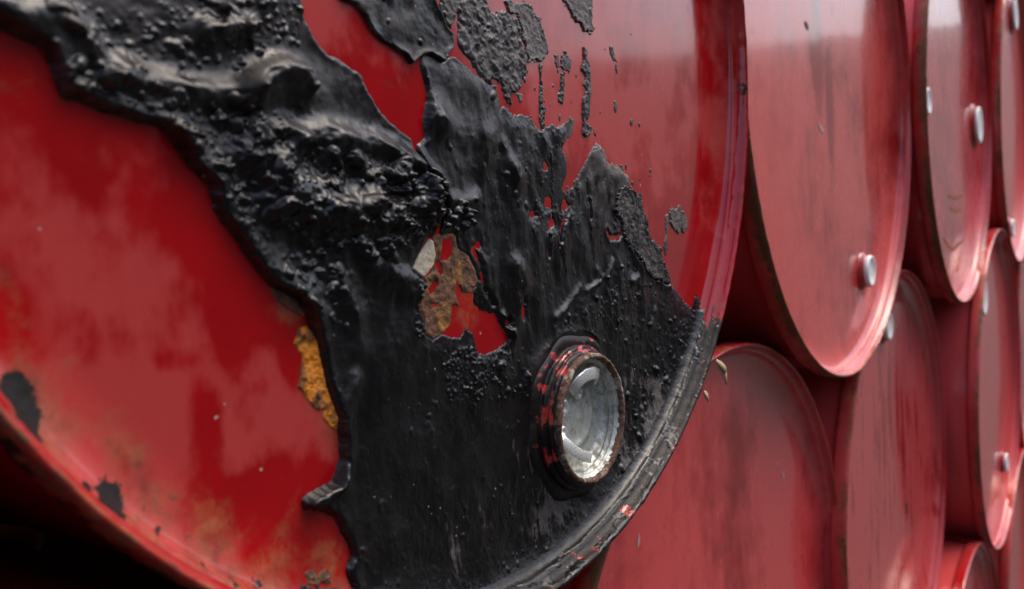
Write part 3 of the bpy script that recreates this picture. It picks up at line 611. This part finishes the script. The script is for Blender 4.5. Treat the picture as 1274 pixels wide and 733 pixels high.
    def small(key, name, style, thick, seed, weather_sheen, mat=TAR, holes=(), step=0.35, lift=0.0, rough=0.25, size=3.0, lab=None, ridge=0.0, blis=0, floor=0.0):
        us, vs, U, V, s = relief(OUTLINE[key], list(holes), step, style, seed)
        ins = smooth(0, 1.5, s)
        h = (floor + 0.7 * thick * (1 + 0.25 * fbm(U, V, 12, 2, seed + 1))) * np.where(s > 0, 1 - np.exp(-np.maximum(s, 0) / 0.22), 2.5 * s)
        h += lift * np.exp(-(s / 2.2) ** 2) * smooth(0, 0.5, s) * (0.6 + 0.8 * perlin(U / 14, V / 14, seed + 2))
        h += ins * rough * fbm(U, V, size, 3, seed + 3)
        if ridge: h += ins * ridge * (1 - 2 * np.abs(fbm(U, V, size * 2.2, 3, seed + 4)))
        p = np.array(OUTLINE[key])
        for k in range(blis):
            cx, cz = rng.uniform(p[:, 0].min(), p[:, 0].max()), rng.uniform(p[:, 1].min(), p[:, 1].max())
            i, j = np.searchsorted(us, cx), np.searchsorted(vs, cz)
            if 0 < i < len(us) - 1 and 0 < j < len(vs) - 1 and s[j, i] > 1.5:
                rad = rng.uniform(0.6, 1.7); stamp(h, us, vs, cx, cz, rad, rad * 0.8, rng)
        h = np.maximum(np.where(s > 0.35, np.maximum(h, 0.25), h), -2)
        add_piece(name, us, vs, U, V, h, mat, burnt, {'weather_sheen': weather_sheen + 0.25 * fbm(U, V, 8, 3, seed + 6), 'fleck': np.full(U.shape, 0.2)}, lab)

    small('lobe', 'tar_flap', 'lobe', 2.6, 201, 0.30, lift=0.9, rough=0.25, size=9, blis=22, lab='smooth grey tongue of tar hanging at the top')
    small('granular_flake', 'tar_flake', 'flake', 1.0, 211, 0.55, rough=0.45, ridge=0.45, size=4.5, blis=45, lab='crumbly grey tar flake full of holes')
    small('flake_1', 'tar_flake', 'flake', 1.1, 221, 0.85, lift=0.6, rough=0.25)
    small('flake_2', 'tar_flake', 'flake', 1.2, 231, 0.85, lift=0.7, rough=0.25)
    # crumbs of tar left around the torn upper edge
    cu = np.arange(20, 175, 0.4); cv = np.arange(-125, 12, 0.4); CU, CV = np.meshgrid(cu, cv)
    hc = np.full(CU.shape, -1.0)
    for k in range(150):
        cx, cz = rng.uniform(25, 165), rng.uniform(-110, 8)
        near_edge = math.exp(-abs(cz + 62 + 0.35 * (cx - 60)) / 26.0) if cx > 45 else 0.3
        if rng.random() > 0.15 + 0.75 * near_edge: continue
        rad = 0.5 + 2.0 * rng.random() ** 4
        w = local(cu, cv, [(cx, cz)], rad * 3)
        if hc[w].size == 0: continue
        dd = np.hypot(CU[w] - cx, (CV[w] - cz) * rng.uniform(0.45, 1.0)) + 0.5 * rad * fbm(CU[w], CV[w], 1.5, 2, 130 + k % 5)
        hc[w] = np.maximum(hc[w], np.clip((rad - dd) * 1.2, -1, 0.5))
    o = add_piece('tar_specks', cu, cv, CU, CV, hc, TAR, burnt, {'weather_sheen': np.full(CU.shape, 0.6), 'fleck': np.zeros(CU.shape)})
    o['kind'] = 'stuff'
    small('flake_3', 'tar_flake', 'flake', 0.9, 241, 0.75)
    small('flake_4', 'tar_flake', 'flake', 1.0, 251, 0.8, lift=0.4)
    small('flake_5', 'tar_flake', 'streak', 0.6, 261, 0.6)
    small('edge_flake', 'tar_flake', 'flake', 1.0, 265, 0.45, lift=1.0, rough=0.3, floor=1.4)
    small('streak_1', 'tar_drip', 'streak', 0.9, 271, 0.5, rough=0.6, size=2)
    small('streak_2', 'tar_drip', 'streak', 0.9, 281, 0.5, rough=0.4, size=2)
    small('streak_3', 'tar_drip', 'streak', 1.2, 291, 0.55, rough=0.35, lift=0.4)
    small('streak_4', 'tar_drip', 'streak', 0.7, 301, 0.6)
    small('drip_1', 'tar_drip', 'streak', 0.6, 311, 0.8)
    small('rust_mid', 'rust_patch', 'rust', 0.5, 321, 0, mat=RUST, holes=RUST_HOLES, rough=0.50, ridge=0.30, size=4.5, lab='flaky brown rust in the hole of the tar crust')
    small('cream_chip', 'primer_chip', 'chip', 1.6, 331, 0, mat=CREAM, rough=0.15, lab='cream primer chip beside the rust')
    small('rust_left', 'rust_patch', 'rust', 0.75, 341, 0, mat=ORANGE, rough=0.7, ridge=0.45, size=4.0, lab='bright orange rust flake along the tar edge')
    small('rust_left2', 'rust_patch', 'rust', 0.7, 351, 0, mat=RUST, rough=0.4)
    small('rust_low', 'rust_patch', 'rust', 0.6, 361, 0, mat=RUST, rough=0.5, ridge=0.3)

    # tar smeared over the fillet and chime, low on the right: an offset skin that sinks under the steel where it has flaked off
    prof = np.array([f for f in FILLET if f[0] > 0.274] + HEAD_EDGE[12:] + CHIME[1:14])
    n = 1100; a0, a1 = math.radians(-128), math.radians(-28)
    th = np.linspace(a0, a1, n)
    seg = np.concatenate([[0], np.cumsum(np.hypot(*np.diff(prof, axis=0).T))])
    ss = np.linspace(0, seg[-1], 64)
    pr = np.stack([np.interp(ss, seg, prof[:, 0]), np.interp(ss, seg, prof[:, 1])], -1)
    tg = np.gradient(pr, axis=0); nrm = np.stack([-(-tg[:, 1]), -tg[:, 0]], -1)
    nrm /= np.linalg.norm(nrm, axis=1)[:, None]
    nrm = np.stack([-tg[:, 1], tg[:, 0]], -1) * -1.0
    nrm /= np.linalg.norm(nrm, axis=1)[:, None]
    Tm, Sm = np.meshgrid(th, ss)
    A = Tm * 290; B = Sm * 1000
    deg = np.degrees(Tm)
    cover = 1.15 * smooth(-124, -112, deg) * smooth(-33, -46, deg) + 0.05
    cover -= 0.55 * smooth(10, 14, B) + 0.2 * smooth(10, 14, B) * smooth(-70, -48, deg)
    cover += 0.30 * smooth(13, 8, B) * smooth(-36, -44, deg)
    m = cover - 0.66 + 0.50 * fbm(A, B * 1.6, 16, 4, 401) + 0.16 * fbm(A, B, 3, 2, 405)
    hh = np.clip(m * 1.6, -0.6, 0.35) + smooth(0, .3, m) * (0.16 * fbm(A, B, 9, 4, 410, 0.62) + 0.06)
    hh = np.where(m < 0, np.minimum(hh, -0.05), hh) / 1000
    Rm = pr[:, 0][:, None] + nrm[:, 0][:, None] * hh; Ym = pr[:, 1][:, None] + nrm[:, 1][:, None] * hh
    v = np.stack([Rm * np.cos(Tm), Ym, Rm * np.sin(Tm)], -1).reshape(-1, 3)
    i = np.arange(len(ss) - 1)[:, None] * n; j = np.arange(n - 1)[None]
    q = np.stack([i + j, i + j + 1, i + n + j + 1, i + n + j], -1).reshape(-1, 4)
    k = (hh.ravel() > -0.0004)[q].any(1)
    used, inv = np.unique(q[k], return_inverse=True)
    o = obj('tar_smear', mesh('tar_smear', v[used], inv.reshape(-1, 4), TAR, {'weather_sheen': np.full(len(used), -0.2), 'fleck': np.full(len(used), 0.12)}), burnt, (0, 0, R_OUT))
    o['label'] = 'cracked black tar smeared over the rim'
build_tar()

# ------------------------------------------------------------------ the open bung of the burnt drum
def build_bung():
    cx, cz = 0.0500, -0.2185
    def oct_(R, Y, T):
        k = smooth(0.0385, 0.043, R)
        R = R * (1 + k * 0.045 * np.cos(8 * (T - 0.2)) * 0.6)
        R = R + 0.00045 * fbm(T * 14, Y * 900, 3, 3, 501)
        return R, Y + 0.0003 * fbm(T * 14, R * 900, 3, 3, 505)
    mm = lambda pts: [(r / 1000, DEPTH - h / 1000) for r, h in pts]
    flange = mm([(47, -0.6), (46, 1.0), (44.5, 2.6), (42.5, 3.4), (41.0, 3.5), (39.8, 3.2), (39.2, 4.0), (39.6, 5.2), (39.3, 6.4), (38.0, 7.0), (37.2, 7.0), (37.4, 8.0), (37.3, 9.2), (36.2, 9.9), (35.0, 10.2), (34.6, 10.6)])
    v, q, r, t = lathe(flange, 200, oct_)
    hmm = (DEPTH - v[:, 1]) * 1000
    tarry = 0.95 + 0.6 * fbm(t * 12, hmm * 1.2, 4, 3, 511) + 0.45 * smooth(-0.2, -0.9, np.sin(t)) + 0.35 * smooth(0.2, 1.0, np.cos(t)) - 0.35 * np.exp(-((hmm - 5.6) / 1.2) ** 2) - 0.3 * np.exp(-((hmm - 8.6) / 1.0) ** 2)
    bung = obj('bung', mesh('bung', v, q, M_PAINT, {'dust': 0.25 + 0.4 * fbm(t * 9, hmm, 3, 2, 515), 'rust': np.full(len(v), 0.42), 'dark': tarry}), burnt, (cx, 0, R_OUT + cz))
    bung['label'] = 'round screw bung with a rusty collar standing out of the tar'
    ring = mm([(34.2, 9.6), (35.2, 10.0), (35.6, 11.2), (35.5, 12.6), (35.0, 13.6), (34.2, 14.0), (33.3, 13.9), (32.7, 13.2), (32.4, 12.0), (32.3, 10.6)])
    def wob(R, Y, T):
        return R + 0.0003 * fbm(T * 30, Y * 900, 4, 4, 521), Y + 0.00035 * fbm(T * 30, R * 900, 4, 4, 525)
    v, q, r, t = lathe(ring, 220, wob)
    obj('rusty_collar', mesh('rusty_collar', v, q, RIM_RUST), bung)
    plug = mm([(32.5, 11.6), (32.2, 10.2), (30.6, 9.8), (30.3, 9.0), (31.6, 8.4), (31.5, 7.4), (29.8, 7.0), (29.5, 6.2), (30.8, 5.6), (30.6, 4.4), (29.0, 3.9), (28.8, 2.4), (27.6, 1.0), (25.0, 0.7), (19, 0.8), (17.8, 1.9), (15.4, 2.0), (14.4, 1.0), (9, 1.0), (5, 1.2), (0.2, 1.2)])
    def dent(R, Y, T):
        x, z = R * np.cos(T), R * np.sin(T)
        return R, Y + 0.0005 * smooth(0.027, 0.02, R) * fbm(x * 1000, z * 1000, 9, 3, 531)
    v, q, r, t = lathe(plug, 120, dent)
    pl = obj('plug', mesh('plug', v, q, STEEL), bung)
    # lugs across the recess: top strip, lower bent tab; small bosses
    def slab(name, pts, w, th, seed):
        pts = np.array(pts, float)                      # (x, h, z) mm centre line
        n = len(pts); tg = np.gradient(pts, axis=0); tg /= np.linalg.norm(tg, axis=1)[:, None]
        nv = np.array([0, 1.0, 0]); side = np.cross(tg, nv); side /= np.linalg.norm(side, axis=1)[:, None]; nn = np.cross(side, tg)
        sec = [(-1, -.6), (-1, .6), (-.8, 1), (.8, 1), (1, .6), (1, -.6), (.8, -1), (-.8, -1)]
        V = np.concatenate([pts + side * (a * w / 2) + nn * (b * th / 2) for a, b in sec]).reshape(8, n, 3)
        V = V / 1000; V[..., 1] = DEPTH - V[..., 1]
        q = [(k * n + i, k * n + i + 1, ((k + 1) % 8) * n + i + 1, ((k + 1) % 8) * n + i) for k in range(8) for i in range(n - 1)]
        vv = V.reshape(-1, 3)
        q += [(0, n, 2 * n, 3 * n), (0, 3 * n, 4 * n, 7 * n), (4 * n, 5 * n, 6 * n, 7 * n)]
        q += [tuple(a + n - 1 for a in f) for f in ((0, n, 2 * n, 3 * n), (0, 3 * n, 4 * n, 7 * n), (4 * n, 5 * n, 6 * n, 7 * n))]
        obj(name, mesh(name, vv, np.array(q), BRIGHT), bung)
    slab('lug', [(-13, 7.5, 17.5), (-8, 10.2, 22), (-1, 10.8, 24.0), (7, 10.6, 23.6), (13, 9.5, 21.5), (16, 7, 18)], 7.0, 1.6, 1)
    slab('lug', [(-21, 3.0, -3), (-20, 6.0, -8), (-15, 8.0, -14), (-8, 8.8, -19), (0, 8.4, -22), (5, 6.5, -24)], 6.0, 1.6, 2)
    for (bx, bz, br, bh) in ((-12, 8, 4.4, 3.4), (-16, -4, 3.0, 4.2), (5, 12, 3.0, 2.6)):
        prof = mm([(br * 1.25, 1.2), (br * 1.15, 2.2), (br, bh * 0.8), (br * 0.75, bh), (br * 0.45, bh * 0.96), (br * 0.3, bh * 0.8), (0.1, bh * 0.78)])
        v, q, r, t = lathe(prof, 28)
        obj('boss', mesh('boss', v, q, BRIGHT), bung, (bx / 1000, 0, bz / 1000))
build_bung()

# ------------------------------------------------------------------ the other drums of the stack
OTHERS = [
 # centre, label, seed, spots, dust0, rust0, streak, marks, gloss
 ((0.5870, 0.0045, -0.0085), 'red drum end right beside the burnt drum, one pale cap low on its right', 2, ((-62, 0), (118, 1)), 0.55, 0.75, 0.10,
   [('dust', -40, 30, 22, 60, -0.7), ('dust', 0, -20, 14, 70, -0.6), ('dark', 110, -205, 30, 22, 0.5), ('rust', 108, -205, 28, 30, 0.35), ('dark', -70, 120, 30, 8, 0.9)], 0.13),
 ((1.1648, -0.0147, -0.0120), 'red drum end with two pale caps at mid height and faint yellow marks', 3, ((179, 0), (-4, 1)), 0.50, 0.8, 0.10, [('dust', 60, 0, 60, 90, 0.3)], 0.14),
 ((1.7532, -0.0287, -0.0070), 'red drum end cut by the right edge of the picture, upper row', 4, ((74, 1), (-100, 0)), 0.75, 0.6, 0.10, [], 0.16),
 ((0.3036, 0.0300, -0.5179), 'red drum end below the burnt drum, no cap in view, rusty left rim', 5, (), 0.58, 0.95, 0.10,
   [('dust', 150, 120, 70, 140, 0.3), ('dust', 40, 150, 120, 80, -0.2)], 0.15),
 ((0.8674, 0.0207, -0.5168), 'red drum end with dark vertical smears and one pale cap at its top', 6, ((96, 0),), 0.70, 0.6, 0.55,
   [('dust', 10, 110, 12, 70, -0.8), ('dust', 50, 90, 10, 80, -0.7), ('dust', -30, 100, 10, 60, -0.6), ('dust', 80, 20, 16, 80, -0.6), ('dark', 90, -60, 12, 14, 0.8)], 0.16),
 ((1.4676, -0.0239, -0.5046), 'dull red drum end at the far right with a large pale cap near its top', 7, ((125, 1), (-54, 0)), 0.75, 0.6, 0.2, [], 0.17),
 ((1.1727, -0.0142, -1.0037), 'red drum of the lowest row, only its top rim showing', 8, (), 0.6, 0.4, 0.1, [], 0.15),
 ((1.7572, -0.0267, -1.0019), 'red drum end cut by the right edge of the picture, lowest row', 9, (), 0.7, 0.5, 0.1, [], 0.15),
 ((1.4590, -0.0220, 0.4950), 'red drum of the top row, only its lowest edge showing at the upper right', 10, (), 0.5, 0.5, 0.1, [], 0.15),
 ((2.0540, -0.0200, -0.5060), 'dark red drum side at the right edge of the picture, middle row', 12, (), 0.5, 0.5, 0.1, [], 0.16),
 ((-0.5870, 0.0450, -0.0040), 'unseen red drum added for shade beside the burnt drum, just past the left edge of the picture', 13, (), 0.3, 0.5, 0.1, [], 0.15),  # extra drum out of view, added to shade the lower left
 ((-0.2923, 0.0300, -0.5090), 'drum in deep shadow under the lower left of the burnt drum', 11, (), 0.0, 0.5, 0.1, [], 0.6),
]
def plain(name, col, rough):
    m_, t_, p_ = new_mat(name); q_ = N(t_)
    q_.put(p_.inputs['Base Color'], q_.mix(q_.noise(200, 4, 0.7), [c * 0.55 for c in col], col)); p_.inputs['Roughness'].default_value = rough
    return m_
YELLOW = plain('yellow_crayon', (0.42, 0.10, 0.02), 0.7)
PALE = plain('pale_scratch', (0.62, 0.45, 0.42), 0.6)
GREYSCUFF = plain('grey_scuff', (0.16, 0.10, 0.10), 0.7)
def mark(name, parent, pts, w, mat):
    p = np.array(pts, float) / 1000
    n = 24
    seg = np.concatenate([[0], np.cumsum(np.hypot(*np.diff(p, axis=0).T))])
    t = np.linspace(0, seg[-1], n)
    c = np.stack([np.interp(t, seg, p[:, 0]), np.interp(t, seg, p[:, 1])], -1)
    tg = np.gradient(c, axis=0); tg /= np.linalg.norm(tg, axis=1)[:, None] + 1e-9
    sd = np.stack([-tg[:, 1], tg[:, 0]], -1)
    ww = 0.5 * w / 1000 * (0.25 + 0.75 * np.sin(np.pi * np.linspace(0.06, 0.96, n)) ** 0.6) * (1 + 0.35 * perlin(t * 400, t * 0 + w, 7))
    rows = [c + sd * ww[:, None], c, c - sd * ww[:, None]]
    v = np.concatenate([np.stack([r[:, 0], np.full(n, DEPTH - d), r[:, 1]], -1) for r, d in zip(rows, (0.0004, 0.0006, 0.0004))])
    q = [(k * n + i, k * n + i + 1, (k + 1) * n + i + 1, (k + 1) * n + i) for k in range(2) for i in range(n - 1)]
    obj(name, mesh(name, v, np.array(q), mat), parent, (0, 0, R_OUT))
STROKES = {0: [('scratch', 'p', [(-42.4, -35.8), (-35.0, -41.1), (-27.3, -44.8)], 4), ('scuff', 'g', [(-74.1, 56.9), (-67.1, 54.0), (-64.9, 51.2)], 6)], 1: [('chalk_mark', 'y', [(-86.0, -186.5), (-48.2, -201.5), (-7.7, -211.1), (44.2, -206.7), (91.3, -202.6)], 6), ('chalk_mark', 'y', [(-38.7, -125.8), (31.2, -132.2), (100.3, -131.0)], 6), ('chalk_mark', 'y', [(-20.6, -146.1), (28.7, -152.3), (74.1, -152.0)], 6)], 3: [('scratch', 'p', [(-131.0, 184.5), (-131.5, 180.1), (-133.4, 175.0)], 2.5), ('scratch', 'p', [(165.4, 140.5), (171.4, 131.4)], 3), ('scratch', 'p', [(150.9, 154.2), (154.9, 149.9)], 3)]}
for k, (c, lab, seed, spots, d0, r0, st, marks, gl) in enumerate(OTHERS):
    far = c[0] > 1.0
    dr = make_drum(c, lab, seed, red_variant(seed, gl, 0.0 if gl > 0.4 else 0.7), GRP, dust0=d0, rust0=r0, streak=st, marks=marks, rings=50 if far else 80, na=180 if far else 300, spots=spots)
    for nm, kind, pts, w in STROKES.get(k, ()):
        mark(nm, dr, pts, w, {'y': YELLOW, 'p': PALE, 'g': GREYSCUFF}[kind])

# ------------------------------------------------------------------ dry leaf scrap caught on the rim
LEAF, lnt, lb = new_mat('dry_leaf'); ln = N(lnt)
ln.put(lb.inputs['Base Color'], ln.mix(ln.noise(160, 4), (0.22, 0.13, 0.06), (0.50, 0.36, 0.22))); lb.inputs['Roughness'].default_value = 0.8
def leaf(name, loc, label, blades, size):
    V, Q = [], []
    for (dx, dz, w, curl) in blades:
        n = 9
        for i in range(n):
            t = i / (n - 1)
            ww = w * math.sin(math.pi * (0.10 + 0.86 * t)) ** 0.8
            cx, cz = dx * t, dz * t
            cy = -curl * math.sin(2.2 * t)
            lx, lz = -dz, dx
            ll = math.hypot(lx, lz)
            for s, yy in ((-1, .25), (0, -.12), (1, .25)):
                V.append((cx + s * ww * lx / ll, cy + yy * ww, cz + s * ww * lz / ll))
        b = len(V) - n * 3
        for i in range(n - 1):
            for s in range(2):
                Q.append((b + i * 3 + s, b + i * 3 + s + 1, b + i * 3 + s + 4, b + i * 3 + s + 3))
    o = obj(name, mesh(name, np.array(V) * size, np.array(Q), LEAF), None, loc)
    m = o.modifiers.new('thickness', 'SOLIDIFY'); m.thickness = 0.0004
    o['label'] = label; o['category'] = 'leaf'
    return o
leaf('dry_leaf', (0.2001, -0.002, -0.2143 + Z0), 'dry pale brown leaf scrap hanging from the burnt drum rim', [(0.35, -1.0, 0.16, 0.25), (0.75, -0.75, 0.12, 0.1), (0.15, -0.55, 0.14, 0.3)], 0.018)
leaf('dry_leaf', (0.1802, -0.001, -0.2314 + Z0), 'tiny brown leaf fragment just below the larger leaf scrap', [(0.25, -0.9, 0.3, 0.2), (-0.2, -0.6, 0.25, 0.3)], 0.008)
